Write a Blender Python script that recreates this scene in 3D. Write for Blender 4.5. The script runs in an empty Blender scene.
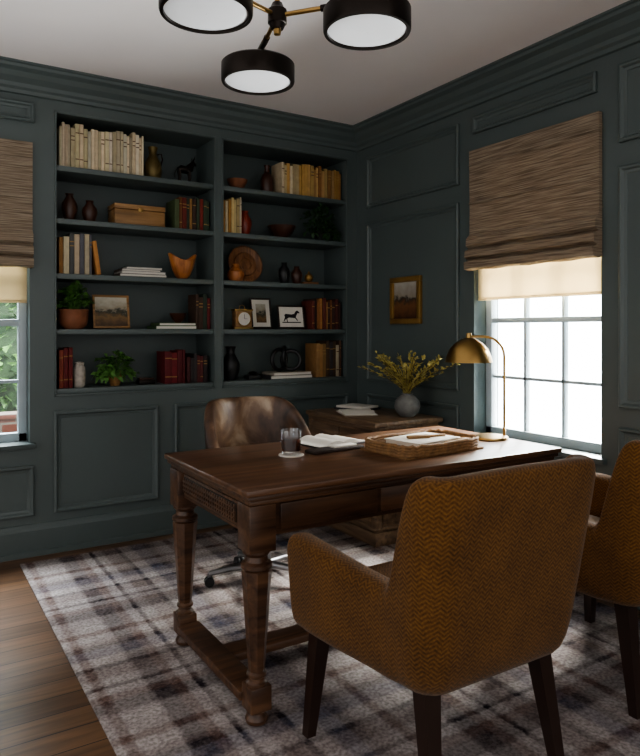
import bpy,bmesh,math,random
from mathutils import Vector,Matrix
R=random.Random(7)
H=1.25; XW=2.826; YW=4.012; CE=2.695
def lin(v):
    v/=255.0
    return v/12.92 if v<=.04045 else ((v+.055)/1.055)**2.4
def C(c,k=1.0): return (min(1,lin(c[0])*k),min(1,lin(c[1])*k),min(1,lin(c[2])*k),1)
# ---------- materials
def nm(name):
    m=bpy.data.materials.new(name); m.use_nodes=True
    nt=m.node_tree; return m,nt,nt.nodes['Principled BSDF']
def N(nt,t,**kw):
    n=nt.nodes.new(t)
    for k,v in kw.items(): setattr(n,k,v)
    return n
def ramp(nt,stops,interp='LINEAR'):
    r=N(nt,'ShaderNodeValToRGB'); cr=r.color_ramp; cr.interpolation=interp
    cr.elements[0].position=stops[0][0]; cr.elements[0].color=stops[0][1]
    cr.elements[1].position=stops[-1][0]; cr.elements[1].color=stops[-1][1]
    for p,c in stops[1:-1]:
        e=cr.elements.new(p); e.color=c
    return r
def coords(nt,scale=(1,1,1),rot=(0,0,0)):
    tc=N(nt,'ShaderNodeTexCoord'); mp=N(nt,'ShaderNodeMapping')
    mp.inputs['Scale'].default_value=scale; mp.inputs['Rotation'].default_value=rot
    nt.links.new(tc.outputs['Object'],mp.inputs['Vector']); return mp
def addbump(nt,b,fac,strength,dist=.002):
    bp=N(nt,'ShaderNodeBump'); bp.inputs['Strength'].default_value=strength; bp.inputs['Distance'].default_value=dist
    nt.links.new(fac,bp.inputs['Height']); nt.links.new(bp.outputs['Normal'],b.inputs['Normal'])
def pm(name,col,rough=.5,metal=0,var=.12,vs=9,bump=0,bs=80,col2=None,stretch=(1,1,1),coat=0,sheen=0,spec=None):
    m,nt,b=nm(name)
    mp=coords(nt,stretch); no=N(nt,'ShaderNodeTexNoise'); no.inputs['Scale'].default_value=vs; no.inputs['Detail'].default_value=5
    nt.links.new(mp.outputs[0],no.inputs['Vector'])
    c1=C(col,1-var); c2=C(col2) if col2 else C(col,1+var)
    r=ramp(nt,[(.3,c1),(.7,c2)]); nt.links.new(no.outputs['Fac'],r.inputs[0]); nt.links.new(r.outputs[0],b.inputs['Base Color'])
    b.inputs['Roughness'].default_value=rough; b.inputs['Metallic'].default_value=metal
    if coat: b.inputs['Coat Weight'].default_value=coat
    if sheen: b.inputs['Sheen Weight'].default_value=sheen
    if spec is not None: b.inputs['Specular IOR Level'].default_value=spec
    if bump:
        n2=N(nt,'ShaderNodeTexNoise'); n2.inputs['Scale'].default_value=bs; nt.links.new(mp.outputs[0],n2.inputs['Vector'])
        addbump(nt,b,n2.outputs['Fac'],bump)
    return m
def wood(name,ca,cb,cc,axis=0,rough=.35,scale=1.0,coat=0):
    m,nt,b=nm(name); s=[14*scale]*3; s[axis]=1.2*scale
    mp=coords(nt,tuple(s)); no=N(nt,'ShaderNodeTexNoise'); no.inputs['Scale'].default_value=2.2; no.inputs['Detail'].default_value=8; no.inputs['Distortion'].default_value=.7
    nt.links.new(mp.outputs[0],no.inputs['Vector'])
    r=ramp(nt,[(.3,C(ca)),(.5,C(cb)),(.7,C(cc))]); nt.links.new(no.outputs['Fac'],r.inputs[0]); nt.links.new(r.outputs[0],b.inputs['Base Color'])
    b.inputs['Roughness'].default_value=rough
    if coat: b.inputs['Coat Weight'].default_value=coat; b.inputs['Coat Roughness'].default_value=.2
    addbump(nt,b,no.outputs['Fac'],.15)
    return m
M={}
M['paint']=pm('painted_paneling',(82,92,91),.42,var=.04,vs=3)
M['ceil']=pm('ceiling_paint',(238,232,231),.9,var=.02,vs=2)
M['desk']=wood('desk_walnut',(50,33,24),(80,56,40),(106,76,54),0,.38)
M['desktop']=wood('desk_top_walnut',(68,46,33),(94,66,47),(116,84,62),0,.32,.8,.08)
M['deskdark']=pm('desk_dark_inlay',(30,24,20),.5)
M['cab']=wood('cabinet_oak',(78,62,48),(110,88,68),(132,108,84),1,.45)
M['blackwood']=pm('dark_leg_wood',(46,31,25),.3)
M['brass']=pm('aged_brass',(168,138,88),.28,1,.12)
M['bronze']=pm('dark_bronze',(42,36,32),.35,.8,.1)
M['chrome']=pm('brushed_steel',(150,150,152),.3,1,.05)
M['white']=pm('opal_diffuser',(215,215,218),.5,var=.02)
M['paper']=pm('paper',(215,210,200),.8,var=.03)
M['wicker']=pm('wicker',(132,98,62),.7,var=.35,vs=60,bump=.8,bs=120)
M['terra']=pm('terracotta',(128,80,54),.7,var=.2,vs=20)
M['blk']=pm('black_ceramic',(22,22,24),.4)
M['dbrown']=pm('brown_ceramic',(66,38,26),.35,var=.3)
M['red']=pm('red_lacquer',(130,50,32),.35,var=.2)
M['gray']=pm('gray_stoneware',(112,112,110),.7,var=.25,vs=25,bump=.3)
M['ceramicw']=pm('speckled_ceramic',(165,158,148),.6,var=.3,vs=40)
M['orangewood']=wood('turned_cherry',(134,80,42),(172,108,58),(190,128,74),2,.35)
M['carved']=wood('carved_walnut',(92,60,38),(126,84,52),(150,106,70),2,.45,2)
M['tanwood']=wood('tan_wood',(108,80,48),(144,108,66),(166,128,84),0,.5)
M['leaf']=pm('leaf_green',(80,120,56),.5,var=.45,vs=30)
M['leafd']=pm('leaf_dark',(46,76,40),.5,var=.4,vs=30)
M['leafy']=pm('leaf_yellow',(172,160,92),.6,var=.4,vs=30)
M['stem']=pm('stem',(96,80,46),.7)
M['muntin']=pm('window_frame_paint',(172,184,190),.5,var=.03)
def mathfn(nt):
    def mth(op,a,bv=None):
        n=N(nt,'ShaderNodeMath',operation=op)
        for i,v in enumerate((a,bv)):
            if v is None: continue
            if isinstance(v,(int,float)): n.inputs[i].default_value=v
            else: nt.links.new(v,n.inputs[i])
        return n.outputs[0]
    return mth
def fabric():
    m,nt,b=nm('mustard_herringbone'); mth=mathfn(nt)
    tc=N(nt,'ShaderNodeTexCoord'); sp=N(nt,'ShaderNodeSeparateXYZ'); nt.links.new(tc.outputs['Object'],sp.inputs[0])
    sn=N(nt,'ShaderNodeSeparateXYZ'); nt.links.new(tc.outputs['Normal'],sn.inputs[0])
    g=mth('GREATER_THAN',mth('ABSOLUTE',sn.outputs[1]),.7)
    a=mth('ADD',mth('MULTIPLY',sp.outputs[0],g),mth('MULTIPLY',sp.outputs[1],mth('SUBTRACT',1,g)))
    gz=mth('GREATER_THAN',mth('ABSOLUTE',sn.outputs[2]),.75)
    zc=mth('ADD',mth('MULTIPLY',sp.outputs[2],mth('SUBTRACT',1,gz)),mth('MULTIPLY',sp.outputs[0],gz))
    pp=mth('PINGPONG',a,.014)
    fr=mth('FRACT',mth('MULTIPLY',mth('ADD',zc,mth('MULTIPLY',pp,.9)),85))
    tri=mth('PINGPONG',mth('MULTIPLY',fr,2),1.0)
    no=N(nt,'ShaderNodeTexNoise'); no.inputs['Scale'].default_value=9; no.inputs['Detail'].default_value=4
    nt.links.new(tc.outputs['Object'],no.inputs['Vector'])
    n3=N(nt,'ShaderNodeTexNoise'); n3.inputs['Scale'].default_value=150; n3.inputs['Detail'].default_value=3
    nt.links.new(tc.outputs['Object'],n3.inputs['Vector'])
    f=mth('ADD',mth('MULTIPLY',tri,.26),mth('ADD',mth('MULTIPLY',no.outputs['Fac'],.3),mth('MULTIPLY',n3.outputs['Fac'],.5)))
    r=ramp(nt,[(.3,C((60,38,17))),(.53,C((93,62,27))),(.85,C((128,90,44)))])
    nt.links.new(f,r.inputs[0]); nt.links.new(r.outputs[0],b.inputs['Base Color'])
    b.inputs['Roughness'].default_value=.85; b.inputs['Sheen Weight'].default_value=.12; b.inputs['Specular IOR Level'].default_value=.2
    addbump(nt,b,f,.35,.003); return m
M['fabric']=fabric()
def hide():
    m,nt,b=nm('hair_on_hide')
    mp=coords(nt,(3,3,2)); no=N(nt,'ShaderNodeTexNoise'); no.inputs['Scale'].default_value=2.2; no.inputs['Detail'].default_value=6; no.inputs['Distortion'].default_value=.5
    nt.links.new(mp.outputs[0],no.inputs['Vector'])
    r=ramp(nt,[(.34,C((46,31,23))),(.47,C((86,62,46))),(.56,C((124,98,76))),(.68,C((180,160,138)))])
    nt.links.new(no.outputs['Fac'],r.inputs[0]); nt.links.new(r.outputs[0],b.inputs['Base Color']); b.inputs['Roughness'].default_value=.35
    return m
M['hide']=hide()
def floor_m():
    m,nt,b=nm('oak_floorboards')
    mp=coords(nt,(1,1,1)); br=N(nt,'ShaderNodeTexBrick'); br.offset=.37; br.offset_frequency=2
    br.inputs['Color1'].default_value=C((122,93,68)); br.inputs['Color2'].default_value=C((95,70,50)); br.inputs['Mortar'].default_value=C((36,25,18))
    br.inputs['Scale'].default_value=1; br.inputs['Mortar Size'].default_value=.0025; br.inputs['Brick Width'].default_value=1.4; br.inputs['Row Height'].default_value=.11
    nt.links.new(mp.outputs[0],br.inputs['Vector'])
    mp2=coords(nt,(1.5,22,22)); no=N(nt,'ShaderNodeTexNoise'); no.inputs['Scale'].default_value=2; no.inputs['Detail'].default_value=7; no.inputs['Distortion'].default_value=.8
    nt.links.new(mp2.outputs[0],no.inputs['Vector'])
    r=ramp(nt,[(.3,(.55,.55,.55,1)),(.7,(1.15,1.12,1.1,1))]); nt.links.new(no.outputs['Fac'],r.inputs[0])
    mx=N(nt,'ShaderNodeMix',data_type='RGBA',blend_type='MULTIPLY'); mx.inputs[0].default_value=1
    nt.links.new(br.outputs['Color'],mx.inputs[6]); nt.links.new(r.outputs[0],mx.inputs[7]); nt.links.new(mx.outputs[2],b.inputs['Base Color'])
    b.inputs['Roughness'].default_value=.33; addbump(nt,b,no.outputs['Fac'],.1); return m
M['floor']=floor_m()
def rug_m():
    m,nt,b=nm('plaid_rug_wool'); mth=mathfn(nt)
    tc=N(nt,'ShaderNodeTexCoord'); nd=N(nt,'ShaderNodeTexNoise'); nd.inputs['Scale'].default_value=55; nd.inputs['Detail'].default_value=4
    nt.links.new(tc.outputs['Object'],nd.inputs['Vector'])
    sub=N(nt,'ShaderNodeVectorMath',operation='SUBTRACT'); sub.inputs[1].default_value=(.5,.5,.5); nt.links.new(nd.outputs['Color'],sub.inputs[0])
    sc=N(nt,'ShaderNodeVectorMath',operation='SCALE'); sc.inputs['Scale'].default_value=.03; nt.links.new(sub.outputs[0],sc.inputs[0])
    ad=N(nt,'ShaderNodeVectorMath',operation='ADD'); nt.links.new(tc.outputs['Object'],ad.inputs[0]); nt.links.new(sc.outputs[0],ad.inputs[1])
    sp=N(nt,'ShaderNodeSeparateXYZ'); nt.links.new(ad.outputs[0],sp.inputs[0])
    cream=C((182,175,172)); dark=C((44,38,44)); taupe=C((108,86,78)); blue=C((84,87,104)); mid=C((130,118,114))
    st=[(0,cream),(.09,cream),(.12,dark),(.19,dark),(.215,taupe),(.25,taupe),(.27,cream),(.31,cream),(.32,dark),(.335,dark),(.355,cream),(.40,cream),(.42,mid),(.50,mid),(.51,dark),(.53,dark),(.55,cream),(.61,cream),(.64,blue),(.71,blue),(.72,dark),(.75,dark),(.775,mid),(.83,cream),(.87,cream),(.89,taupe),(.92,taupe),(.94,cream)]
    outs=[]
    for i,per,of in ((0,.74,.12),(1,.78,.3)):
        fr=mth('FRACT',mth('ADD',mth('MULTIPLY',sp.outputs[i],1/per),of))
        r=ramp(nt,st,'LINEAR'); nt.links.new(fr,r.inputs[0]); outs.append(r.outputs[0])
    mx=N(nt,'ShaderNodeMix',data_type='RGBA'); mx.inputs[0].default_value=.5
    nt.links.new(outs[0],mx.inputs[6]); nt.links.new(outs[1],mx.inputs[7])
    n2=N(nt,'ShaderNodeTexNoise'); n2.inputs['Scale'].default_value=6; n2.inputs['Detail'].default_value=9; n2.inputs['Roughness'].default_value=.78
    nt.links.new(tc.outputs['Object'],n2.inputs['Vector'])
    r2=ramp(nt,[(.42,(0,0,0,1)),(.66,(.7,.7,.7,1))]); nt.links.new(n2.outputs['Fac'],r2.inputs[0])
    m2=N(nt,'ShaderNodeMix',data_type='RGBA'); nt.links.new(r2.outputs[0],m2.inputs[0]); nt.links.new(mx.outputs[2],m2.inputs[6]); m2.inputs[7].default_value=C((146,136,133))
    n4=N(nt,'ShaderNodeTexNoise'); n4.inputs['Scale'].default_value=80; n4.inputs['Detail'].default_value=4; nt.links.new(tc.outputs['Object'],n4.inputs['Vector'])
    r4=ramp(nt,[(.35,(.5,.47,.47,1)),(.62,(1.05,1.03,1.03,1))]); nt.links.new(n4.outputs['Fac'],r4.inputs[0])
    m3=N(nt,'ShaderNodeMix',data_type='RGBA',blend_type='MULTIPLY'); m3.inputs[0].default_value=.85
    nt.links.new(m2.outputs[2],m3.inputs[6]); nt.links.new(r4.outputs[0],m3.inputs[7]); nt.links.new(m3.outputs[2],b.inputs['Base Color'])
    b.inputs['Roughness'].default_value=.95; b.inputs['Specular IOR Level'].default_value=.1
    addbump(nt,b,n4.outputs['Fac'],.5,.004); return m
M['rug']=rug_m()
def shade_m():
    m,nt,b=nm('woven_shade')
    mp=coords(nt,(2,2,70)); no=N(nt,'ShaderNodeTexNoise'); no.inputs['Scale'].default_value=3; no.inputs['Detail'].default_value=5; nt.links.new(mp.outputs[0],no.inputs['Vector'])
    r=ramp(nt,[(.3,C((100,86,72))),(.5,C((142,126,108))),(.7,C((172,158,138)))]); nt.links.new(no.outputs['Fac'],r.inputs[0])
    nt.links.new(r.outputs[0],b.inputs['Base Color']); b.inputs['Roughness'].default_value=.9
    tr=N(nt,'ShaderNodeBsdfTranslucent'); nt.links.new(r.outputs[0],tr.inputs['Color'])
    ms=N(nt,'ShaderNodeMixShader'); ms.inputs[0].default_value=.2; out=nt.nodes['Material Output']
    nt.links.new(b.outputs[0],ms.inputs[1]); nt.links.new(tr.outputs[0],ms.inputs[2]); nt.links.new(ms.outputs[0],out.inputs[0])
    addbump(nt,b,no.outputs['Fac'],.6,.004); return m
M['shade']=shade_m()
def sheer_m():
    m,nt,b=nm('sheer_liner'); b.inputs['Base Color'].default_value=C((215,205,180)); b.inputs['Roughness'].default_value=.9
    tr=N(nt,'ShaderNodeBsdfTranslucent'); tr.inputs['Color'].default_value=C((200,185,155))
    ms=N(nt,'ShaderNodeMixShader'); ms.inputs[0].default_value=.6; out=nt.nodes['Material Output']
    nt.links.new(b.outputs[0],ms.inputs[1]); nt.links.new(tr.outputs[0],ms.inputs[2]); nt.links.new(ms.outputs[0],out.inputs[0]); return m
M['sheer']=sheer_m()
def glass_m(name,tint,gl=.08):
    m,nt,b=nm(name); t=N(nt,'ShaderNodeBsdfTransparent'); t.inputs[0].default_value=tint
    g=N(nt,'ShaderNodeBsdfGlossy'); g.inputs['Roughness'].default_value=.03
    ms=N(nt,'ShaderNodeMixShader'); ms.inputs[0].default_value=gl; out=nt.nodes['Material Output']
    nt.links.new(t.outputs[0],ms.inputs[1]); nt.links.new(g.outputs[0],ms.inputs[2]); nt.links.new(ms.outputs[0],out.inputs[0]); return m
M['glass']=glass_m('window_glass',(.93,.96,.97,1),.04)
M['tumbler']=glass_m('tumbler_glass',(.94,.95,.96,1),.13)
M['drink']=glass_m('amber_whisky',(.42,.15,.04,1),.06)
def paint_m(name,stops,ns=6):
    m,nt,b=nm(name); tc=N(nt,'ShaderNodeTexCoord'); sp=N(nt,'ShaderNodeSeparateXYZ'); nt.links.new(tc.outputs['Generated'],sp.inputs[0])
    no=N(nt,'ShaderNodeTexNoise'); no.inputs['Scale'].default_value=ns; no.inputs['Detail'].default_value=6; nt.links.new(tc.outputs['Generated'],no.inputs['Vector'])
    mu=N(nt,'ShaderNodeMath',operation='MULTIPLY_ADD'); mu.inputs[1].default_value=.45; nt.links.new(no.outputs['Fac'],mu.inputs[0])
    ad=N(nt,'ShaderNodeMath',operation='ADD'); ad.inputs[1].default_value=-.22; nt.links.new(sp.outputs[2],ad.inputs[0]); nt.links.new(ad.outputs[0],mu.inputs[2])
    r=ramp(nt,stops); nt.links.new(mu.outputs[0],r.inputs[0]); nt.links.new(r.outputs[0],b.inputs['Base Color']); b.inputs['Roughness'].default_value=.5; return m
M['landscape']=paint_m('landscape_painting',[(.1,C((70,50,30))),(.35,C((120,92,56))),(.5,C((50,52,40))),(.58,C((150,140,120))),(.9,C((190,186,170)))])
M['landscape2']=paint_m('autumn_painting',[(.1,C((60,34,20))),(.4,C((110,74,44))),(.52,C((50,44,36))),(.6,C((140,132,118))),(.9,C((168,164,154)))])
M['gold']=pm('gilt_frame',(150,118,66),.4,.6,.2)
M['framed']=pm('dark_frame',(38,28,22),.4)
def brick_m():
    m,nt,b=nm('garden_brick'); mp=coords(nt,(1,1,1),(math.pi/2,0,0)); br=N(nt,'ShaderNodeTexBrick')
    br.inputs['Color1'].default_value=C((120,66,52)); br.inputs['Color2'].default_value=C((96,50,40)); br.inputs['Mortar'].default_value=C((120,110,102)); br.inputs['Scale'].default_value=1
    br.inputs['Brick Width'].default_value=.22; br.inputs['Row Height'].default_value=.075; br.inputs['Mortar Size'].default_value=.008
    nt.links.new(mp.outputs[0],br.inputs['Vector']); nt.links.new(br.outputs['Color'],b.inputs['Base Color']); return m
M['brick']=brick_m()
_bc={}
def bcol(c):
    c=tuple(c)
    if c not in _bc: _bc[c]=pm('book_cloth_%d'%len(_bc),c,.7,var=.12,vs=30)
    return _bc[c]
# ---------- mesh builder
class MB:
    def __init__(s): s.v=[];s.f=[];s.m=[];s.mats=[]
    def mi(s,mat):
        if mat not in s.mats: s.mats.append(mat)
        return s.mats.index(mat)
    def add(s,vs,fs,mat,T=None):
        o=len(s.v); k=s.mi(mat)
        for p in vs:
            p=Vector(p)
            if T is not None: p=T@p
            s.v.append(p)
        for f in fs: s.f.append([i+o for i in f]); s.m.append(k)
    def box(s,x0,x1,y0,y1,z0,z1,mat,bev=0,T=None,seg=2):
        if bev<=0:
            vs=[(x,y,z) for x in (x0,x1) for y in (y0,y1) for z in (z0,z1)]
            s.add(vs,[(0,1,3,2),(4,6,7,5),(0,4,5,1),(2,3,7,6),(0,2,6,4),(1,5,7,3)],mat,T); return
        bm=bmesh.new(); bmesh.ops.create_cube(bm,size=1)
        for v in bm.verts: v.co=Vector(((x0+x1)/2+v.co.x*(x1-x0),(y0+y1)/2+v.co.y*(y1-y0),(z0+z1)/2+v.co.z*(z1-z0)))
        bev=min(bev,.45*min(x1-x0,y1-y0,z1-z0))
        bmesh.ops.bevel(bm,geom=bm.edges[:],offset=bev,segments=seg,affect='EDGES',profile=.5)
        bm.verts.index_update(); s.add([v.co.copy() for v in bm.verts],[[v.index for v in f.verts] for f in bm.faces],mat,T); bm.free()
    def rings(s,rings,mat,T=None,cap=True,closed=True):
        n=len(rings[0]); vs=[p for r in rings for p in r]; fs=[]
        for i in range(len(rings)-1):
            for j in range(n if closed else n-1):
                a=i*n+j;b=i*n+(j+1)%n; fs.append((a,b,b+n,a+n))
        if cap: fs.append(tuple(range(n))[::-1]); fs.append(tuple((len(rings)-1)*n+j for j in range(n)))
        s.add(vs,fs,mat,T)
    def lathe(s,prof,mat,loc=(0,0,0),seg=24,T=None,cap=True,sx=1,sy=1,ph=0):
        rs=[]
        for r,z in prof:
            ring=[]
            for i in range(seg):
                a=2*math.pi*i/seg+ph
                ring.append((loc[0]+r*math.cos(a)*sx,loc[1]+r*math.sin(a)*sy,loc[2]+z))
            rs.append(ring)
        s.rings(rs,mat,T,cap)
    def tube(s,pts,r,mat,seg=10,T=None,closed=False):
        pts=[Vector(p) for p in pts]; n=len(pts); rs=[]; prev=None
        for i,p in enumerate(pts):
            if closed: t=(pts[(i+1)%n]-pts[i-1])
            else: t=pts[min(i+1,n-1)]-pts[max(i-1,0)]
            t.normalize()
            if prev is None:
                ref=Vector((0,0,1)) if abs(t.z)<.9 else Vector((1,0,0)); a=t.cross(ref).normalized()
            else: a=(prev-t*prev.dot(t)).normalized()
            prev=a; b=t.cross(a); rr=r[i] if isinstance(r,(list,tuple)) else r
            rs.append([p+a*math.cos(2*math.pi*k/seg)*rr+b*math.sin(2*math.pi*k/seg)*rr for k in range(seg)])
        if closed: rs.append(rs[0])
        s.rings(rs,mat,T,not closed)
    def ball(s,c,rx,ry,rz,mat,seg=16,T=None):
        n=9; rs=[]
        for i in range(n):
            a=-math.pi/2+math.pi*(i+.02)/(n-.96); rs.append([(c[0]+rx*math.cos(a)*math.cos(2*math.pi*k/seg),c[1]+ry*math.cos(a)*math.sin(2*math.pi*k/seg),c[2]+rz*math.sin(a)) for k in range(seg)])
        s.rings(rs,mat,T)
    def leaf(s,base,d,L,W,mat,droop=.3):
        base=Vector(base); d=Vector(d).normalized(); side=d.cross(Vector((0,0,1)))
        if side.length<.1: side=Vector((1,0,0))
        side.normalize(); up=side.cross(d)
        side=(side*math.cos(.6)+up*R.uniform(-.7,.7)).normalized()
        m=base+d*L*.5+up*L*.06; tip=base+d*L-Vector((0,0,droop*L))
        s.add([base,m+side*W,tip,m-side*W,m-up*L*.06],[(0,1,4),(1,2,4),(2,3,4),(3,0,4)],mat)
    def done(s,name,loc=(0,0,0),rz=0,parent=None,sub=0,scale=1):
        me=bpy.data.meshes.new(name); me.from_pydata([tuple(v) for v in s.v],[],s.f)
        for m in s.mats: me.materials.append(m)
        me.polygons.foreach_set('material_index',s.m); me.update()
        bm=bmesh.new(); bm.from_mesh(me); bmesh.ops.recalc_face_normals(bm,faces=bm.faces[:]); bm.to_mesh(me); bm.free()
        me.polygons.foreach_set('use_smooth',[True]*len(me.polygons))
        if not sub: me.set_sharp_from_angle(angle=math.radians(38))
        ob=bpy.data.objects.new(name,me); bpy.context.scene.collection.objects.link(ob)
        ob.location=loc; ob.rotation_euler=(0,0,rz); ob.scale=(scale,)*3
        if parent: ob.parent=parent
        if sub:
            md=ob.modifiers.new('sub','SUBSURF'); md.levels=sub; md.render_levels=sub
        return ob
def empty(name,loc,rz=0):
    e=bpy.data.objects.new(name,None); bpy.context.scene.collection.objects.link(e); e.location=loc; e.rotation_euler=(0,0,rz); e.empty_display_size=.1; return e
P=M['paint']
# ---------- room shell
b=MB(); b.box(-2.4,3.1,-1.4,4.4,-.1,0,M['floor']); b.done('floor')
b=MB(); b.box(-2.4,3.1,-1.4,4.4,CE,CE+.1,M['ceil']); b.done('ceiling')
WL=(-.25,.61,.62,2.25); WR=(2.0,2.835,.64,2.25)
b=MB(); Y0,Y1=YW,YW+.34
b.box(-2.4,WL[0],Y0,Y1,0,CE,P); b.box(WL[0],WL[1],Y0,Y1,0,WL[2],P); b.box(WL[0],WL[1],Y0,Y1,WL[3],CE,P)
b.box(WL[1],.75,Y0,Y1,0,CE,P); b.box(1.705,1.77,Y0,Y1,0,CE,P); b.box(2.73,XW+.2,Y0,Y1,0,CE,P)
for x0,x1 in ((.75,1.705),(1.77,2.73)):
    b.box(x0,x1,Y0,Y1,0,.885,P); b.box(x0,x1,Y0,Y1,2.477,CE,P); b.box(x0,x1,Y1-.04,Y1,.885,2.477,P)
b.done('wall_back')
b=MB(); X0,X1=XW,XW+.2
b.box(X0,X1,-1.4,WR[0],0,CE,P); b.box(X0,X1,WR[1],YW,0,CE,P); b.box(X0,X1,WR[0],WR[1],0,WR[2],P); b.box(X0,X1,WR[0],WR[1],WR[3],CE,P)
b.done('wall_right')
def sweep(name,prof,mat):
    b=MB()
    for i in range(len(prof)-1):
        (d0,z0),(d1,z1)=prof[i],prof[i+1]
        vs=[]
        for d,z in ((d0,z0),(d1,z1)): vs+= [(-2.4,YW-d,z),(XW-d,YW-d,z),(XW-d,-1.4,z)]
        b.add(vs,[(0,1,4,3),(1,2,5,4)],mat)
    return b.done(name)
sweep('trim_1',[(0,2.545),(.014,2.55),(.018,2.568),(.03,2.58),(.034,2.6),(.06,2.625),(.075,2.65),(.1,2.665),(.104,2.68),(.115,2.685),(.115,CE)],P)
sweep('baseboard_back',[(0,.175),(.008,.17),(.012,.155),(.022,.14),(.022,.03),(.034,.026),(.036,0)],P)
def panel(b,wall,a0,a1,z0,z1):
    prof=[(0,0),(0,.016),(.008,.021),(.015,.019),(.024,.008),(.036,.004),(.038,0)]
    for i in range(len(prof)-1):
        vs=[]
        for o,h in (prof[i],prof[i+1]):
            for a,z in ((a0+o,z0+o),(a1-o,z0+o),(a1-o,z1-o),(a0+o,z1-o)):
                vs.append((a,YW-h,z) if wall=='b' else (XW-h,a,z))
        b.add(vs,[(j,(j+1)%4,4+(j+1)%4,4+j) for j in range(4)],P)
b=MB()
for a in ((.735,1.34,.22,.79),(1.44,2.045,.22,.79),(2.145,2.74,.22,.79),(-.27,.632,.22,.5),(-.27,.632,2.40,2.51),(-1.3,-.38,.22,2.5)): panel(b,'b',*a)
b.done('trim_2')
b=MB()
for a in ((2.95,3.877,2.115,2.475),(2.95,3.877,.89,2.005),(2.95,3.877,.22,.80),(2.02,2.835,2.385,2.485),(.9,1.90,2.115,2.475),(.9,1.90,.89,2.005),(.9,1.90,.22,.80),(2.02,2.835,.22,.55),(-.3,.8,2.115,2.475),(-.3,.8,.89,2.005)): panel(b,'r',*a)
b.done('trim_3')
SZ=[.915,1.255,1.572,1.885,2.185]
bc=empty('built_in_bookcase',(1.74,YW+.15,.9)); off=(-1.74,-YW-.15,-.9); n_=0
for x0,x1 in ((.75,1.705),(1.77,2.73)):
    for i,z in enumerate(SZ):
        n_+=1; b=MB(); b.box(x0,x1,YW+.004,YW+.298,z-.03,z,P,.003); b.done('shelf_%d'%n_,off,parent=bc)
    b=MB()
    for e in ((x0-.012,x0,.885,2.49),(x1,x1+.012,.885,2.49)): b.box(e[0],e[1],YW-.008,YW+.001,e[2]-.012,e[3],P,.003)
    for z in (.873,2.478): b.box(x0-.012,x1+.012,YW-.008,YW+.001,z,z+.012,P,.003)
    b.done('face_frame',off,parent=bc)
def window_r():
    b=MB(); mm=M['muntin']; y0,y1,z0,z1=WR; xa,xb=XW+.105,XW+.145
    b.box(xa-.01,xb,y0,y0+.045,z0,z1,mm,.004); b.box(xa-.01,xb,y1-.045,y1,z0,z1,mm,.004)
    b.box(xa-.01,xb,y0,y1,z0,z0+.05,mm,.004); b.box(xa-.01,xb,y0,y1,z1-.05,z1,mm,.004)
    for y in (2.30,2.553): b.box(xa,xb-.005,y-.009,y+.009,z0,z1,mm,.003)
    for z in (.98,1.62,1.94): b.box(xa,xb-.005,y0,y1,z-.009,z+.009,mm,.003)
    b.box(xa-.008,xb,y0,y1,1.29,1.32,mm,.004)
    b.box(xa+.018,xa+.022,y0+.02,y1-.02,z0+.02,z1-.02,M['glass'])
    b.box(XW-.03,xa,y0-.03,y1+.03,z0-.025,z0+.002,P,.005)
    b.done('window_1')
window_r()
def window_l():
    b=MB(); mm=M['muntin']; x0,x1,z0,z1=WL; ya,yb=YW+.11,YW+.15
    b.box(x0,x0+.045,ya-.01,yb,z0,z1,mm,.004); b.box(x1-.045,x1,ya-.01,yb,z0,z1,mm,.004)
    b.box(x0,x1,ya-.01,yb,z0,z0+.05,mm,.004); b.box(x0,x1,ya-.01,yb,z1-.05,z1,mm,.004)
    for x in (.05,.31): b.box(x-.009,x+.009,ya,yb-.005,z0,z1,mm,.003)
    for z in (.96,1.62,1.94): b.box(x0,x1,ya,yb-.005,z-.009,z+.009,mm,.003)
    b.box(x0,x1,ya-.008,yb,1.27,1.31,mm,.004)
    b.box(x0+.02,x1-.02,ya+.018,ya+.022,z0+.02,z1-.02,M['glass'])
    b.box(x0-.03,x1+.03,YW-.03,ya,z0-.025,z0+.002,P,.005)
    b.done('window_2')
window_l()
def shade(name,T,w):
    b=MB(); S=M['shade']
    prof=[(.012,2.284),(.03,2.284),(.03,2.2),(.026,1.95),(.028,1.80),(.055,1.775),(.058,1.735),(.034,1.722),(.066,1.705),(.07,1.668),(.04,1.655),(.074,1.64),(.07,1.60),(.03,1.592)]
    nx=12
    rings=[]
    for i in range(nx+1):
        x=w*i/nx; wob=.003*math.sin(i*1.9)
        rings.append([(x,y,z+wob*(1 if z<1.75 else 0)) for y,z in prof]+[(x,.004,1.6),(x,.004,2.284)])
    b.rings(rings,S,T)
    for zz in (2.2,1.98): b.box(0,w,.0285,.034,zz-.006,zz+.006,S,.002,T)
    b.done(name)
Tr=Matrix(((0,-1,0,XW),(1,0,0,1.992),(0,0,1,0),(0,0,0,1)))
Tl=Matrix(((1,0,0,-.26),(0,-1,0,YW),(0,0,1,0),(0,0,0,1)))
shade('woven_roman_shade',Tr,.852); shade('woven_roman_shade',Tl,.88)
b=MB()
b.box(XW+.03,XW+.034,2.01,2.83,1.43,2.24,M['sheer']); b.box(XW+.026,XW+.038,2.01,2.83,1.42,1.435,M['sheer'],.002); b.done('sheer_liner_blind')
b=MB()
b.box(-.24,.60,YW+.03,YW+.034,1.41,2.24,M['sheer']); b.box(-.24,.60,YW+.026,YW+.038,1.4,1.415,M['sheer'],.002); b.done('sheer_liner_blind')
b=MB(); b.box(.537,2.70,.6,3.86,.001,.012,M['rug'],.004); b.done('plaid_rug')
RZ=.012
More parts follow.
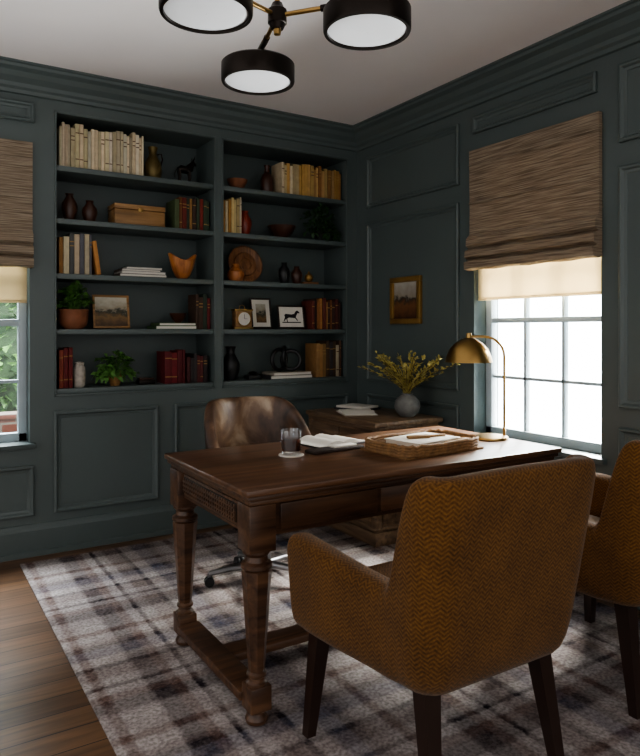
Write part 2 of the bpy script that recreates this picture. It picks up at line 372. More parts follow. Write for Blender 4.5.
# ---------- chandelier
def chandelier():
    b=MB(); BZ=M['bronze']; BR=M['brass']; hub=Vector((1.145,2.121,2.375))
    b.lathe([(.001,CE),(.065,CE),(.065,CE-.018),(.05,CE-.028),(.012,CE-.034)][::-1],BZ,(hub.x,hub.y,0))
    b.tube([(hub.x,hub.y,CE-.03),(hub.x,hub.y,2.4)],.009,BR)
    b.lathe([(.001,-.05),(.022,-.048),(.03,-.03),(.034,-.028),(.034,.02),(.026,.026),(.018,.045),(.001,.047)],BZ,hub)
    b.lathe([(.001,-.07),(.012,-.068),(.014,-.05)],BR,hub,12)
    for x,y in ((1.247,2.476),(1.352,1.861),(.835,2.026)):
        d=Vector((x-hub.x,y-hub.y,0)); L=d.length; d.normalize(); r=.15
        b.tube([hub+d*.02,hub+d*(L*.55)],.0085,BR)
        b.tube([hub+d*(L*.5),hub+d*(L*.55+.02),hub+d*(L-.05)+Vector((0,0,.006)),hub+d*(L-.01)+Vector((0,0,.006)),Vector((x,y,2.35))],.012,BZ)
        b.lathe([(.001,2.358),(.03,2.356),(.03,2.344),(r-.006,2.344),(r,2.338),(r,2.272),(r-.003,2.265),(r-.014,2.265),(r-.016,2.272),(r-.016,2.276)],BZ,(x,y,0),48,cap=False)
        b.lathe([(r-.015,2.273),(r-.03,2.269),(.08,2.267),(.001,2.266)],M['white'],(x,y,0),48,cap=False)
    b.done('chandelier')
chandelier()
# ---------- desk
def desk():
    D=M['desk']; x0,x1,y0,y1=.89,2.343,1.841,2.60
    b=MB()
    b.box(x0,x1,y0,y1,.738,.76,M['desktop'],.006); b.box(x0+.01,x1-.01,y0+.01,y1-.01,.722,.738,D,.005)
    b.box(x0+.022,x1-.022,y0+.022,y1-.022,.706,.722,D,.004)
    a0,a1,c0,c1=x0+.045,x1-.045,y0+.045,y1-.045
    b.box(a0,a1,c0,c1,.6,.71,D)
    lg=[(a0+.02,c0+.02),(a1-.02,c0+.02),(a0+.02,c1-.02),(a1-.02,c1-.02)]
    for xs,sg in ((a0,-1),(a1,1)):
        yy0,yy1=c0+.085,c1-.085
        def bx(d,ya,yb,za,zb,m,bv=.002):
            xa,xb=(xs-d,xs+.002) if sg<0 else (xs-.002,xs+d); b.box(xa,xb,ya,yb,za,zb,m,bv)
        bx(.006,yy0,yy1,.612,.702,M['deskdark']); bx(.012,yy0+.006,yy1-.006,.618,.697,D)
        bx(.015,yy0+.014,yy1-.014,.628,.688,M['deskdark'],.001)
        n=24
        for i in range(n):
            yc=yy0+.022+(yy1-yy0-.044)*i/(n-1); bx(.019,yc-.005,yc+.005,.631,.685,D,.001)
        for zc in (.642,.658,.674): bx(.0205,yy0+.016,yy1-.016,zc-.003,zc+.003,D,.001)
    for ys,sg in ((c0,-1),(c1,1)):
        for k in range(3):
            xa=a0+.085+k*(a1-a0-.17)/3+.006; xb=a0+.085+(k+1)*(a1-a0-.17)/3-.006
            ya,yb=(ys-.008,ys+.002) if sg<0 else (ys-.002,ys+.008)
            b.box(xa,xb,ya,yb,.615,.698,D,.004)
    prof=[(.026,RZ),(.034,RZ+.006),(.037,.03),(.03,.045),(.026,.05),(.032,.058)]
    up1=[(.034,.134),(.034,.143),(.026,.15),(.025,.158),(.032,.164),(.032,.172),(.025,.178)]
    up3=[(.04,.50),(.05,.505),(.05,.517),(.037,.524),(.034,.54),(.042,.548),(.046,.553),(.046,.56)]
    def cham(h,z,cx,cy):
        c=h*.42; return [(cx+h,cy-c,z),(cx+h,cy+c,z),(cx+c,cy+h,z),(cx-c,cy+h,z),(cx-h,cy+c,z),(cx-h,cy-c,z),(cx-c,cy-h,z),(cx+c,cy-h,z)]
    for lx,ly in lg:
        b.box(lx-.046,lx+.046,ly-.046,ly+.046,.558,.706,D,.004)
        b.lathe(prof,D,(lx,ly,0),24); b.box(lx-.036,lx+.036,ly-.036,ly+.036,.057,.136,D,.004)
        b.lathe(up1,D,(lx,ly,0),24); b.lathe(up3,D,(lx,ly,0),24)
        b.rings([cham(h,z,lx,ly) for h,z in ((.0235,.176),(.0245,.186),(.044,.485),(.044,.495),(.037,.502))],D)
    for lx in (lg[0][0],lg[1][0]):
        b.box(lx-.045,lx+.045,lg[0][1]+.03,lg[2][1]-.03,.075,.105,D,.005)
    b.box(lg[0][0],lg[1][0],(c0+c1)/2-.05,(c0+c1)/2+.05,.076,.104,D,.005)
    b.done('writing_desk')
desk()
DT=.76
def cabinet():
    b=MB(); W=M['cab']; x0,x1,y0,y1=2.30,2.78,3.08,3.84
    b.box(x0-.01,x1,y0-.01,y1,RZ,.09,W,.006); b.box(x0,x1,y0,y1,.09,.115,W,.01); b.box(x0+.015,x1-.005,y0+.015,y1-.01,.11,.68,W)
    b.box(x0+.005,x1,y0+.005,y1,.67,.69,W,.006); b.box(x0-.015,x1+.02,y0-.015,y1,.69,.72,W,.007)
    for px,py in ((x0+.025,y0+.025),(x0+.025,y1-.03)): b.box(px-.022,px+.022,py-.022,py+.022,.11,.67,W,.005)
    for k in range(2):
        ya=y0+.06+k*.335; yb=ya+.32
        b.box(x0+.003,x0+.02,ya,yb,.52,.65,W,.005); b.box(x0-.004,x0+.005,ya+.03,yb-.03,.545,.625,W,.004)
        b.box(x0+.003,x0+.02,ya,yb,.14,.5,W,.005); b.box(x0-.004,x0+.005,ya+.045,yb-.045,.185,.455,W,.006)
        b.ball((x0-.016,(ya+yb)/2,.585),.012,.012,.012,M['bronze']); b.ball((x0-.016,yb-.02 if k==0 else ya+.02,.36),.012,.012,.012,M['bronze'])
    b.box(x0+.06,x1-.04,y0+.003,y0+.02,.52,.65,W,.005); b.box(x0+.09,x1-.07,y0-.004,y0+.006,.545,.625,W,.004)
    b.box(x0+.06,x1-.04,y0+.003,y0+.02,.14,.5,W,.005); b.box(x0+.1,x1-.08,y0-.004,y0+.006,.18,.46,W,.006)
    b.done('wooden_cabinet')
cabinet()
# ---------- armchairs
def tub(b,stations,mat,zb,zref,flare,rake):
    rs=[]
    for (x,y,nx,ny,h,th,bk) in stations:
        q=th/2; ring=[]
        for o,z in ((-q,zb),(q,zb),(q,zb+.35*(h-zb)),(q,zb+.75*(h-zb)),(q,h-.025),(q*.55,h),(-q*.55,h),(-q,h-.025),(-q,zb+.75*(h-zb)),(-q,zb+.35*(h-zb))):
            f=(z-zb)/(zref-zb); X=x+nx*o; Y=y+ny*o
            ring.append((X*(1+flare*f),Y-rake*f*bk,z))
        rs.append(ring)
    b.rings(rs,mat)
def sm(t): t=max(0,min(1,t)); return t*t*(3-2*t)
def armchair(loc,rz):
    e=empty('upholstered_armchair',(loc[0],loc[1],RZ),rz)
    F=M['fabric']; w=.238; yb_=-.265; rc=.05; st=[]
    pts=[]
    for y in (.262,.255,.22,.15,.08,.02,-.04,-.09,-.135,-.155,-.168,-.18,-.193,-.207): pts.append((-w-.038*sm((y+.15)/.33),y,-1,0))
    for k in range(1,6):
        a=math.pi+math.pi/2*k/6*1.0; pts.append((-w+rc+rc*math.cos(a),yb_+rc+rc*math.sin(a),math.cos(a),math.sin(a)))
    for x in (-w+rc,-.08,0,): pts.append((x,yb_,0,-1))
    full=pts+[(-x,y,-nx,ny) for x,y,nx,ny in pts[-2::-1]]
    for i,(x,y,nx,ny) in enumerate(full):
        t=sm((-.145-y)/.06) ; h=.63+.262*t-.04*sm((.22-y)/.35)*(1-t)
        if y>.258: h-=.02
        bk=sm((-.06-y)/.15); th=.088 if y>-.1 else .085
        if y>.26: th*=.75
        st.append((x,y,nx,ny,h+.008*math.cos(x*5)*t,th,bk))
    b=MB(); tub(b,st,F,.335,.9,.145,.085); b.done('backrest_and_arms',parent=e,sub=2)
    b=MB(); b.box(-.225,.225,-.24,.262,.325,.40,F,.02,seg=3); b.box(-.222,.222,-.225,.275,.395,.475,F,.035,seg=4); b.done('seat_cushion',parent=e)
    def leg(n,p,q,a,c):
        m=MB(); rs=[]
        for (pt,s) in ((q,c),((Vector(p)+Vector(q))/2,(a+c)/2),(p,a)):
            rs.append([(pt[0]+i*s,pt[1]+j*s,pt[2]) for i,j in ((-1,-1),(1,-1),(1,1),(-1,1))])
        m.rings(rs,M['blackwood']); m.done(n,parent=e)
    leg('leg_1',(-.235,.225,.34),(-.262,.25,0),.025,.015); leg('leg_2',(.235,.225,.34),(.262,.25,0),.025,.015)
    leg('leg_3',(-.205,-.225,.34),(-.225,-.275,0),.025,.015); leg('leg_4',(.205,-.225,.34),(.235,-.275,0),.025,.015)
armchair((1.322,1.51),0); armchair((2.225,1.565),0)
def deskchair():
    e=empty('swivel_desk_chair',(1.525,2.96,RZ)); Hd=M['hide']; st=[]
    n=25; r=.245
    for i in range(n):
        a=math.radians(-25+230*i/(n-1)); s_=max(0,math.sin(a)); 
        h=.66+.225*sm((math.sin(a)+.25)/1.0)
        if i in (0,n-1): h-=.02
        st.append((r*math.cos(a),r*math.sin(a)*.95,math.cos(a),math.sin(a),h,.05,-s_))
    b=MB(); tub(b,st,Hd,.42,.9,.12,.06); b.done('shell_back',parent=e,sub=2)
    b=MB(); b.lathe([(.001,.40),(.2,.40),(.235,.42),(.24,.46),(.225,.495),(.15,.51),(.001,.512)],Hd,seg=32); b.done('seat_cushion',parent=e)
    b=MB(); Cm=M['chrome']
    b.lathe([(.001,.40),(.07,.40),(.07,.385),(.03,.375),(.026,.36),(.026,.2),(.034,.2),(.034,.1),(.045,.09),(.045,.065),(.001,.06)][::-1],Cm)
    for k in range(5):
        a=math.radians(20+72*k); c,s_=math.cos(a),math.sin(a)
        b.tube([(.03*c,.03*s_,.085),(.16*c,.16*s_,.078),(.27*c,.27*s_,.062)],[.02,.016,.012],Cm)
        b.tube([(.27*c,.27*s_,.065),(.27*c,.27*s_,.045)],.007,Cm)
        for o in (-.012,.012):
            T=Matrix.Translation((.27*c-s_*o,.27*s_+c*o,.024))@Matrix.Rotation(a,4,'Z')@Matrix.Rotation(math.pi/2,4,'X')
            b.lathe([(.001,-.008),(.022,-.008),(.024,-.004),(.024,.004),(.022,.008),(.001,.008)],M['blk'],seg=16,T=T)
    b.done('swivel_base',parent=e)
deskchair()
# ---------- desk items
def lamp():
    b=MB(); B=M['brass']; e=Vector((.848,-.53,0))
    b.lathe([(.001,0),(.08,0),(.082,.004),(.08,.012),(.06,.016),(.001,.018)],B,e*.035,32)
    pts=[e*.1+Vector((0,0,.012)),e*.1+Vector((0,0,.2)),e*.1+Vector((0,0,.37))]
    for k in range(1,9):
        a=math.pi/2*k/8; pts.append(e*(.1-.09*(1-math.cos(a)))+Vector((0,0,.37+.09*math.sin(a))))
    pts.append(e*-.055+Vector((0,0,.462)))
    b.tube(pts,.006,B)
    c=e*-.06
    b.lathe([(.001,.478),(.012,.476),(.014,.455),(.03,.45),(.06,.432),(.085,.405),(.1,.37),(.106,.345),(.103,.345),(.097,.368),(.082,.4),(.058,.426),(.02,.443),(.001,.444)],B,c,40)
    b.ball((c.x,c.y,.395),.025,.025,.03,M['white'])
    b.done('brass_table_lamp',(2.228,2.185,DT))
lamp()
def tray():
    b=MB(); W=M['wicker']; a,c=.215,.14
    b.box(-a,a,-c,c,0,.008,W)
    for z in (.01,.021,.032,.043):
        pts=[]
        for k in range(40):
            t=2*math.pi*k/40; cx=math.copysign(abs(math.cos(t))**.35,math.cos(t))*a; cy=math.copysign(abs(math.sin(t))**.35,math.sin(t))*c
            pts.append((cx,cy,z+.0035*math.sin(k*2.5)))
        b.tube(pts,.0075,W,8,closed=True)
    b.done('wicker_tray',(1.82,2.12,DT),math.radians(4))
    b=MB(); b.box(-.15,.10,-.10,.10,0,.018,bcol((88,60,40)),.002); b.box(-.13,.12,-.09,.09,.018,.034,M['paper'],.002); b.box(-.135,.125,-.095,.095,.034,.038,M['paper'],.001)
    b.box(.02,.2,-.115,-.1+.03,.0,.03,M['tanwood'],.006); b.done('books',(1.83,2.125,DT+.009),math.radians(10))
    b=MB(); b.box(-.05,.05,-.015,.015,0,.012,M['tanwood'],.005); b.tube([(.05,0,.006),(.13,.01,.006)],.005,M['tanwood']); b.done('letter_opener',(1.80,2.12,DT+.009+.038),math.radians(-12))
tray()
def tumbler():
    b=MB(); G=M['tumbler']
    b.lathe([(.001,.005),(.037,.005),(.040,.012),(.042,.1),(.0395,.1),(.0375,.02),(.001,.018)],G,seg=32)
    b.lathe([(.001,.0205),(.0365,.0205),(.038,.058),(.001,.058)],M['drink'],seg=32)
    b.lathe([(.001,0),(.05,0),(.05,.004),(.001,.004)],M['paper'],seg=32)
    b.done('whisky_glass',(1.298,2.29,DT))
tumbler()
def openbook(name,loc,rz,w=.14,h=.11,col=(40,32,28)):
    b=MB(); b.box(-w-.006,w+.006,-h-.005,h+.005,0,.006,bcol(col),.002)
    for s_ in (-1,1):
        rs=[]
        for i in range(9):
            x=w*i/8; z=.008+.016*math.sin(math.pi*min(1,(i+1)/6.5))*(1 if i<7 else .5)
            rs.append([(s_*x,-h,.006),(s_*x,h,.006),(s_*x,h,z),(s_*x,-h,z)])
        b.rings(rs,M['paper'])
    b.done(name,loc,rz)
openbook('open_notebook',(1.58,2.46,DT),math.radians(8),.13,.1)
b=MB(); b.box(-.13,.13,-.035,.035,0,.014,bcol((44,30,24)),.005); b.box(-.02,.1,-.02,.02,.014,.02,M['paper'],.001); b.done('leather_folder',(1.50,2.285,DT),math.radians(6))
CT=.72
def vase_branches():
    b=MB(); b.lathe([(.001,0),(.04,0),(.068,.025),(.08,.06),(.075,.095),(.05,.122),(.032,.132),(.036,.142),(.03,.142),(.026,.13),(.001,.12)],M['gray'],seg=32)
    for i in range(34):
        a=R.uniform(0,6.28); l=R.uniform(.2,.33); sp=R.uniform(.35,1.4)
        pts=[]
        for k in range(7):
            t=k/6; px=math.cos(a)*sp*l*t**1.3*.9
            if px>.12: px=.12+(px-.12)*.2
            pts.append(Vector((px,math.sin(a)*sp*l*t**1.3*.9,.12+l*t*(1-.4*sp*t*.6))))
        b.tube(pts,.0022,M['stem'],5)
        for k in range(1,7):
            for q in range(6):
                p=pts[k]+(pts[k-1]-pts[k])*R.random(); d=(pts[k]-pts[k-1]).normalized()+Vector((R.uniform(-1,.4),R.uniform(-1,1),R.uniform(-.3,.8)))*.9
                b.leaf(p,d,R.uniform(.025,.045),.009,M['leafy'],.1)
    b.done('vase_with_branches',(2.645,3.22,CT))
vase_branches()
openbook('open_magazine',(2.46,3.50,CT),math.radians(70),.12,.1,(180,170,160))
b=MB(); b.box(-.1,.1,-.12,.12,0,.012,bcol((50,50,54)),.002); b.box(-.09,.09,-.11,.11,.012,.026,M['paper'],.002); b.done('magazine_stack',(2.60,3.69,CT),.3)
def frame_obj(name,w,h,fm,pic,fw=.02,mat=None,T=None,d=.02,extra=None):
    b=MB()
    for a in ((-w/2,w/2,0,fw),(-w/2,w/2,h-fw,h),(-w/2,-w/2+fw,fw,h-fw),(w/2-fw,w/2,fw,h-fw)): b.box(a[0],a[1],-d,0,a[2],a[3],fm,.004,T)
    b.box(-w/2+fw-.002,w/2-fw+.002,-d*.5,-d*.3,fw-.002,h-fw+.002,mat or pic,0,T)
    if mat: 
        i=fw+.03; b.box(-w/2+i,w/2-i,-d*.5-.001,-d*.3,i,h-i,pic,0,T)
    if extra: extra(b,T,-d*.5-.002)
    return b
T=Matrix.Translation((XW,3.443,1.29))@Matrix.Rotation(-math.pi/2,4,'Z')
frame_obj('p',.31,.31,M['gold'],M['landscape2'],.035,T=T,d=.025).done('framed_landscape_painting')
# ---------- shelf contents
YF=YW+.035
def books(x0,x1,z,h,pal,seed,tw=(.016,.03),hv=.02,depth=.17,lean=0):
    r=random.Random(seed); b=MB(); x=x0
    while x<x1-.008:
        w=min(r.uniform(*tw),x1-x)
        if w<.008: break
        c=pal[r.randrange(len(pal))] if not callable(pal) else pal((x-x0)/(x1-x0),r)
        hh=h*(1+r.uniform(-hv,hv)*4); yo=r.uniform(0,.012); k=r.uniform(.85,1.1)
        c=tuple(int(max(0,min(255,v*k))) for v in c); c=tuple(v//6*6 for v in c)
        m=bcol(c); dp=depth*r.uniform(.85,1)
        b.box(x+.0006,x+w-.0006,YF+yo,YF+yo+.008,z,z+hh,m,.003); b.box(x+.0006,x+.003,YF+yo+.004,YF+dp,z,z+hh,m); b.box(x+w-.003,x+w-.0006,YF+yo+.004,YF+dp,z,z+hh,m)
        b.box(x+.003,x+w-.003,YF+yo+.008,YF+dp-.004,z+.003,z+hh-.004,M['paper'])
        if r.random()<.55:
            cc=bcol((150,120,70)) if sum(c)<360 else bcol((96,72,54))
            for q in (.78,.68 if r.random()<.5 else .2): b.box(x+.002,x+w-.002,YF+yo-.0006,YF+yo+.002,z+hh*q,z+hh*q+.006,cc)
        x+=w
    return b.done('books')
CR=[(204,190,162),(196,180,150),(210,200,178),(180,166,140),(190,174,142)]
books(.772,1.262,SZ[4],.245,CR,1,(.014,.026))
books(1.46,1.695,SZ[3],.2,[(86,100,64),(120,70,34),(110,34,26),(52,66,48),(140,104,54),(60,40,30)],2)
books(.772,.955,SZ[2],.225,[(186,142,84),(196,180,150),(150,150,148),(180,166,140),(160,114,66),(90,90,92)],3,(.02,.034))
books(1.60,1.700,SZ[1],.215,[(78,58,44),(96,34,30),(60,72,60)],4)
books(.772,.848,SZ[0],.225,[(110,32,28),(60,28,26),(130,60,40)],5)
books(1.395,1.53,SZ[0],.2,[(110,26,30),(96,20,24)],6,(.03,.05))
books(1.54,1.68,SZ[0],.17,[(50,40,40),(80,30,30),(60,40,36)],16,(.02,.03))
books(2.22,2.715,SZ[4],.215,lambda t,r:[(196,180,150),(190,170,130),(180,142,84),(180,146,92),(150,106,60),(166,126,68)][min(5,int(t*4+r.random()*2))],7,(.018,.032))
books(1.785,1.92,SZ[3],.23,[(194,174,124),(180,134,66),(204,190,162)],8)
books(2.465,2.715,SZ[1],.21,[(112,68,36),(140,88,48),(90,40,28),(148,104,60),(60,40,30)],9)
books(2.50,2.715,SZ[0],.24,[(180,166,140),(90,66,48),(60,58,56),(150,114,70)],10,(.024,.036))
b=MB(); b.box(-.012,.012,0,.16,0,.2,bcol((180,126,70)),.003); o=b.done('leaning_book',(.995,YF,SZ[2]+.004)); o.rotation_euler=(0,math.radians(-8),0)
def stack(name,xc,z,items,y=YW+.14):
    b=MB(); zz=0
    for w,d,h,c,off in items:
        m=bcol(c); b.box(-w/2+off,w/2+off,-d/2,d/2,zz,zz+.003,m); b.box(-w/2+off,w/2+off,-d/2,d/2,zz+h-.003,zz+h,m); b.box(-w/2+.003+off,w/2-.003+off,-d/2+.003,d/2-.003,zz+.002,zz+h-.002,M['paper']); b.box(-w/2+off,-w/2+.003+off,-d/2,d/2,zz,zz+h,m); zz+=h
    b.done(name,(xc,y,z)); return zz
stack('stacked_books',1.255,SZ[2],[(.29,.19,.018,(70,60,54),0),(.27,.18,.015,(200,196,190),.005),(.24,.17,.014,(120,110,104),-.01),(.22,.16,.012,(190,186,180),.01)],YW+.11)
h=stack('stacked_books',1.465,SZ[1],[(.265,.18,.022,(60,84,56),0),(.24,.17,.018,(84,104,70),.01)],YW+.11)
def lat(name,prof,mat,x,z,y=YW+.12,seg=32,sx=1,sy=1,extra=None):
    b=MB(); b.lathe(prof,mat,seg=seg,sx=sx,sy=sy)
    if extra: extra(b)
    return b.done(name,(x,y,z))
def sc(p,sr,sz): return [(max(.001,r*sr),z*sz) for r,z in p]
bowl=[(.001,0),(.35,0),(.38,.08),(.7,.4),(.95,.85),(1,1),(.95,1),(.88,.85),(.6,.42),(.001,.25)]
lat('wooden_bowl',sc(bowl,.055,.062),M['dbrown'],1.51,SZ[1]+h)
def hjug(b):
    b.tube([(.03,0,.17),(.055,0,.175),(.062,0,.14),(.05,0,.1)],.005,M['bronze'])
lat('bronze_jug',[(.001,0),(.035,0),(.05,.03),(.056,.07),(.048,.11),(.028,.15),(.022,.17),(.028,.2),(.03,.21),(.022,.21),(.001,.2)],pm('patina_bronze',(112,96,56),.45,.5,.3),1.345,SZ[4],extra=hjug)
def bull(name,x,z,s,mat,y=YW+.12):
    b=MB(); b.box(-.05*s,.05*s,-.02*s,.02*s,0,.012*s,mat,.003)
    b.tube([(-.05*s,0,.1*s),(-.03*s,0,.105*s),(.01*s,0,.1*s),(.035*s,0,.115*s),(.05*s,0,.14*s),(.06*s,0,.155*s),(.078*s,0,.14*s)],[.012*s,.026*s,.026*s,.028*s,.02*s,.018*s,.009*s],mat,12)
    for lx in (-.04,.03):
        for ly in (-.012,.012): b.tube([(lx*s,ly*s,.095*s),((lx+.006)*s,ly*s,.05*s),(lx*s,ly*s,.01*s)],[.011*s,.007*s,.006*s],mat,8)
    for q in (-1,1): b.tube([(.055*s,q*.01*s,.165*s),(.058*s,q*.03*s,.18*s),(.064*s,q*.028*s,.2*s)],[.005*s,.004*s,.001*s],mat,6)
    b.tube([(-.058*s,0,.1*s),(-.07*s,0,.07*s),(-.068*s,0,.04*s)],.003*s,mat,6)
    b.done(name,(x,y,z))
bull('bull_figurine',1.555,SZ[4],.95,M['bronze'])
vp=[(.001,0),(.55,0),(.7,.1),(1,.45),(.95,.65),(.5,.85),(.42,.93),(.55,1),(.45,1),(.35,.93),(.001,.85)]
lat('brown_vase',sc(vp,.045,.165),M['dbrown'],.845,SZ[3]); lat('brown_vase',sc(vp,.044,.135),M['dbrown'],.96,SZ[3])
b=MB(); b.box(-.155,.155,-.08,.08,0,.095,M['tanwood'],.004); b.box(-.158,.158,-.083,.083,.097,.128,M['tanwood'],.005); b.box(-.015,.015,-.088,-.08,.085,.11,M['brass'],.002); b.done('wooden_box',(1.245,YW+.13,SZ[3]))
b=MB(); rs=[]
for i in range(9):
    t=i/8; ring=[]
    rx=.026+.068*t**.55; ry=.026+.04*t**.6
    for k in range(32):
        a=2*math.pi*k/32; zz=.005+t*(.115+.045*abs(math.cos(a))**2); ring.append((rx*math.cos(a),ry*math.sin(a),zz))
    rs.append(ring)
for i in range(8,0,-1): rs.append([(p[0]*.9,p[1]*.88,p[2]+.004*(8-i==0)) for p in rs[i]])
b.rings(rs,M['orangewood']); b.box(-.022,.022,-.022,.022,0,.008,M['orangewood'],.003); b.done('carved_wood_bowl',(1.535,YW+.11,SZ[2]))
def plant(name,x,z,potprof,potmat,n,lr,ll,lw,zb,mat,spread,trail=0,y=YW+.11,seed=1):
    r=random.Random(seed); b=MB(); b.lathe(potprof,potmat,seg=28)
    for i in range(n):
        a=r.uniform(0,6.28); sp=r.uniform(.1,1)*spread; up=r.uniform(.3,1)*lr
        tip=Vector((math.cos(a)*sp,math.sin(a)*sp*.7,zb+up*(1-.5*(sp/spread)**2)))
        if trail and r.random()<.4: tip=Vector((math.cos(a)*spread*1.0,-abs(math.sin(a))*spread*.6,zb-trail*r.uniform(-.3,1)))
        p0=Vector((math.cos(a)*.015,math.sin(a)*.015,zb-.01)); mid=(p0+tip)/2+Vector((0,0,up*.35))
        b.tube([p0,mid,tip],.0016,mat,4)
        for q in range(4):
            p=mid.lerp(tip,q/3); d=(tip-mid).normalized()*.6+Vector((r.uniform(-1,1),r.uniform(-1,.6),r.uniform(-.2,.8)))
            b.leaf(p,d,ll*r.uniform(.7,1.2),lw,mat)
    for v in b.v:   # keep the foliage inside the bay
        if x+v.x<.757: v.x=.757-x
        if 1.6<x and x+v.x>2.722: v.x=2.722-x
    b.done(name,(x,y,z))
pot=[(.001,0),(.55,0),(.62,.03),(.98,.78),(1,.8),(1.04,.82),(1.04,1),(.95,1),(.92,.85),(.001,.83)]
plant('potted_plant',.86,SZ[1],sc([(.001,0),(.6,0),(.9,.2),(1,.55),(1,.9),(1.04,.94),(1.04,1),(.95,1),(.9,.9),(.001,.85)],.084,.115),M['terra'],60,.16,.05,.018,.1,M['leaf'],.1,y=YW+.09,seed=3)
plant('potted_ivy',1.10,SZ[0],sc(pot,.046,.085),M['tanwood'],60,.15,.045,.015,.075,M['leaf'],.11,.03,y=YW+.08,seed=4)
plant('trailing_houseplant',2.56,SZ[3],sc(pot,.05,.08),M['blk'],60,.2,.055,.015,.07,M['leafd'],.13,.05,y=YW+.09,seed=5)
def lean(name,x,z,w,h,fm,pic,fw,mat=None,extra=None,y=YW+.15):
    T=Matrix.Rotation(math.radians(-10),4,'X'); b=frame_obj(name,w,h,fm,pic,fw,mat,T,.014,extra)
    b.done(name,(x,y,z+.004))
lean('framed_landscape_print',1.085,SZ[1],.22,.205,M['tanwood'],M['landscape'],.014,y=YW+.1)
lean('framed_print',2.125,SZ[1],.16,.215,M['framed'],M['landscape'],.012,M['paper'])
def horse(b,T,y):
    pts=[(-.055,.095),(-.045,.105),(0,.1),(.025,.105),(.04,.125),(.052,.13),(.07,.115),(.066,.108),(.052,.11),(.04,.09),(.036,.08),(.05,.062),(.046,.05),(.042,.06),(.028,.075),(-.02,.078),(-.035,.07),(-.03,.045),(-.036,.045),(-.043,.07),(-.06,.05),(-.064,.052),(-.052,.08)]
    b.add([(px,y,pz) for px,pz in pts],[tuple(range(len(pts)))],M['blk'],T)
    b.add([(-.075,y,.04),(.075,y,.04),(.075,y,.047),(-.075,y,.047)],[(0,1,2,3)],M['framed'],T)
lean('framed_horse_drawing',2.335,SZ[1],.215,.165,M['framed'],M['paper'],.011,M['paper'],horse,YW+.10)
def clock():
    b=MB(); B=M['brass']; b.box(-.07,.07,-.035,.035,0,.014,B,.003); b.box(-.06,.06,-.03,.03,.014,.125,M['tanwood'],.004); b.box(-.068,.068,-.034,.034,.122,.136,B,.004)
    T=Matrix.Translation((0,-.03,.07))@Matrix.Rotation(math.pi/2,4,'X')
    b.lathe([(.001,.008),(.046,.008),(.048,.004),(.05,0),(.05,.01),(.046,.012),(.044,.008)],B,T=T,seg=32,cap=False); b.lathe([(.001,.007),(.045,.007),(.045,.0085),(.001,.0085)],M['paper'],T=T,seg=32)
    b.box(-.001,.001,-.0405,-.0385,.07,.1,M['blk']); b.box(0,.022,-.0405,-.0385,.069,.071,M['blk'])
    b.tube([(-.02,0,.136),(-.018,0,.155),(0,0,.162),(.018,0,.155),(.02,0,.136)],.003,B); b.done('mantel_clock',(1.95,YW+.1,SZ[1]))
clock()
b=MB(); b.box(-.05,.05,-.035,.035,0,.028,M['bronze'],.004); b.box(-.045,.045,-.03,.03,.03,.04,M['dbrown'],.003); b.done('keepsake_box',(1.29,YW+.09,SZ[0]))
lat('speckled_jar',sc([(.001,0),(.8,0),(.95,.08),(1,.3),(.98,.75),(.75,.86),(.7,.88),(.8,.9),(.8,.96),(.3,1),(.001,1)],.034,.15),M['ceramicw'],.892,SZ[0],YW+.08)
lat('terracotta_bowl',sc(bowl,.07,.075),M['terra'],1.925,SZ[4])
lat('brown_bottle_vase',sc([(.001,0),(.8,0),(1,.1),(1,.5),(.8,.65),(.4,.75),(.35,.92),(.5,1),(.4,1),(.3,.92),(.001,.8)],.045,.2),M['dbrown'],2.15,SZ[4])
lat('red_vase',sc(vp,.048,.17),M['red'],1.98,SZ[3])
lat('wooden_bowl',sc(bowl,.1,.09),M['dbrown'],2.265,SZ[3])
T=Matrix.Rotation(math.radians(78),4,'X')
b=MB(); b.lathe([(.001,.0),(.1,0),(.128,.008),(.13,.014),(.122,.018),(.1,.012),(.085,.006),(.08,.014),(.045,.014),(.04,.006),(.001,.006)],M['carved'],seg=40,T=Matrix.Translation((0,0,.128))@T); b.done('decorative_wood_plate',(2.02,YW+.2,SZ[2]+.003))
lat('gourd_vase',sc([(.001,0),(.7,0),(1,.3),(.95,.55),(.5,.75),(.4,.82),(.45,.9),(.3,1),(.001,1)],.058,.12),M['orangewood'],1.90,SZ[2],YW+.09)
lat('brown_vase',sc(vp,.042,.15),M['blk'],2.285,SZ[2]); lat('brown_vase',sc(vp,.04,.125),M['dbrown'],2.375,SZ[2],YW+.1)
b=MB(); b.box(-.06,.06,-.04,.04,0,.018,bcol((130,90,56)),.003); b.ball((0,0,.05),.032,.032,.032,M['gold']); b.lathe([(.012,.078),(.006,.09),(.001,.1)],M['gold']); b.done('gold_orb_on_book',(2.475,YW+.1,SZ[2]))
lat('black_vase',sc([(.001,0),(.6,0),(1,.3),(1,.5),(.6,.72),(.42,.8),(.45,.92),(.6,1),(.5,1),(.35,.9),(.001,.8)],.062,.225),M['blk'],1.875,SZ[0])
h2=stack('stacked_books',2.29,SZ[0],[(.33,.19,.024,(50,50,52),0),(.30,.18,.02,(170,160,146),.01)],YW+.11)
b=MB()
b.box(-.05,.05,-.025,.025,0,.01,M['blk'],.003)
for c,r1,tl in (((-.045,0,.085),.07,.3),((.05,0,.08),.066,-.5),((0,.01,.11),.06,1.0)):
    T=Matrix.Translation(c)@Matrix.Rotation(tl,4,'Z'); b.tube([T@Vector((r1*math.cos(a*math.pi/16),0,r1*math.sin(a*math.pi/16))) for a in range(32)],.014,M['blk'],10,closed=True)
b.done('ring_sculpture',(2.28,YW+.1,SZ[0]+h2))
b=MB(); b.box(-.045,.045,-.04,.04,0,.03,M['blk'],.004); b.ball((0,0,.042),.03,.03,.014,M['bronze']); b.done('black_trinket_box',(2.03,YW+.1,SZ[0]))
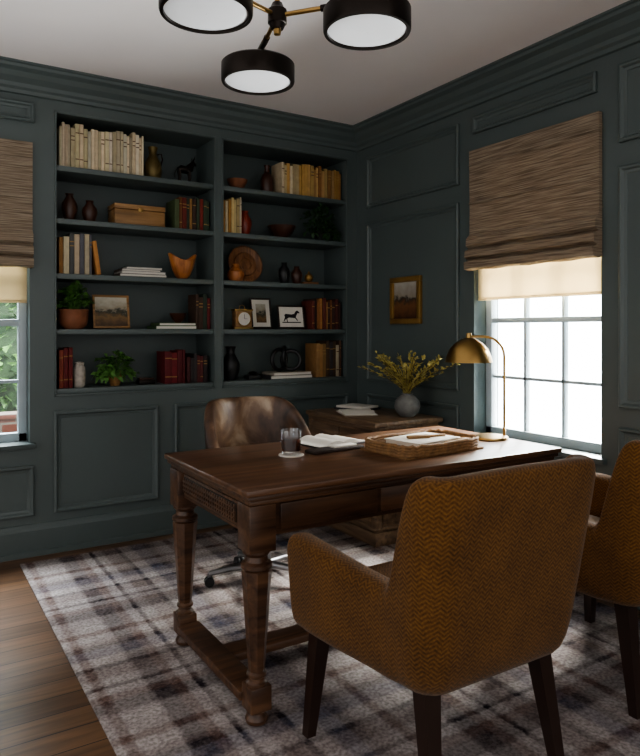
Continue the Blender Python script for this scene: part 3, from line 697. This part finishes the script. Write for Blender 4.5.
# ---------- outside
def bush(name,loc,n,sx,sy,sz,seed):
    r=random.Random(seed); b=MB()
    for i in range(n):
        d=Vector((r.gauss(0,1),r.gauss(0,1),r.gauss(0,1))).normalized()*r.uniform(.55,1)
        p=Vector((d.x*sx,d.y*sy,sz+d.z*sz)); b.leaf(p,Vector((d.x,d.y,d.z+.3))+Vector((r.uniform(-.6,.6),)*3),r.uniform(.08,.16),.04,M['leaf' if r.random()<.6 else 'leafd'],.2)
    b.ball((0,0,sz),sx*.7,sy*.7,sz*.85,M['leafd']); b.tube([(0,0,0),(0,0,sz)],.05,M['stem']); b.done(name,loc)
bush('garden_bush',(.5,6.65,-.2),4200,1.5,.65,1.4,3)
b=MB(); b.box(-1.5,3.0,5.7,5.85,-.2,.56,M['brick']); b.box(-1.52,3.02,5.68,5.87,.56,.60,M['brick'],.005); b.done('garden_brick_wall')
b=MB(); b.box(-6,3.4,4.45,14,-.25,-.2,M['leafd']); b.done('garden_ground')
# ---------- light
w=bpy.data.worlds.new('World'); bpy.context.scene.world=w; w.use_nodes=True; nt=w.node_tree
tc=N(nt,'ShaderNodeTexCoord'); dt=N(nt,'ShaderNodeVectorMath',operation='DOT_PRODUCT'); dt.inputs[1].default_value=(.75,.66,0); nt.links.new(tc.outputs['Generated'],dt.inputs[0])
r=ramp(nt,[(.25,(.092,.09,.088,1)),(.6,(.95,.97,1,1))]); nt.links.new(dt.outputs['Value'],r.inputs[0])
bg=nt.nodes['Background']; nt.links.new(r.outputs[0],bg.inputs[0]); bg.inputs[1].default_value=13
def area(name,loc,tgt,size,power,col):
    l=bpy.data.lights.new(name,'AREA'); l.shape='RECTANGLE'; l.size=size[0]; l.size_y=size[1]; l.energy=power; l.color=col
    o=bpy.data.objects.new(name,l); bpy.context.scene.collection.objects.link(o); o.location=loc
    o.rotation_euler=(Vector(tgt)-Vector(loc)).to_track_quat('-Z','Y').to_euler(); return o
area('sky_light_east',(5.3,2.7,3.2),(1.9,2.1,.6),(2.4,1.8),3000,(1,.94,.86))
area('sky_light_north',(.2,5.6,3.8),(.5,3.2,.4),(2,1.5),1100,(.97,.98,1))
area('ceiling_fill_east',(4.6,2.6,.05),(1.6,2.2,2.7),(1.8,1.0),700,(1,.97,.93))  # added lamp low outside the east window, aimed up to brighten the ceiling
try: bpy.context.scene.view_settings.look='AgX - Medium High Contrast'
except Exception: pass
# ---------- camera
cam=bpy.data.cameras.new('camera'); co=bpy.data.objects.new('camera',cam); bpy.context.scene.collection.objects.link(co)
co.location=(0,0,H); co.rotation_euler=(math.pi/2,0,math.radians(-32)); cam.lens=32; cam.sensor_width=36; cam.shift_y=-48/756; cam.clip_start=.05
bpy.context.scene.camera=co
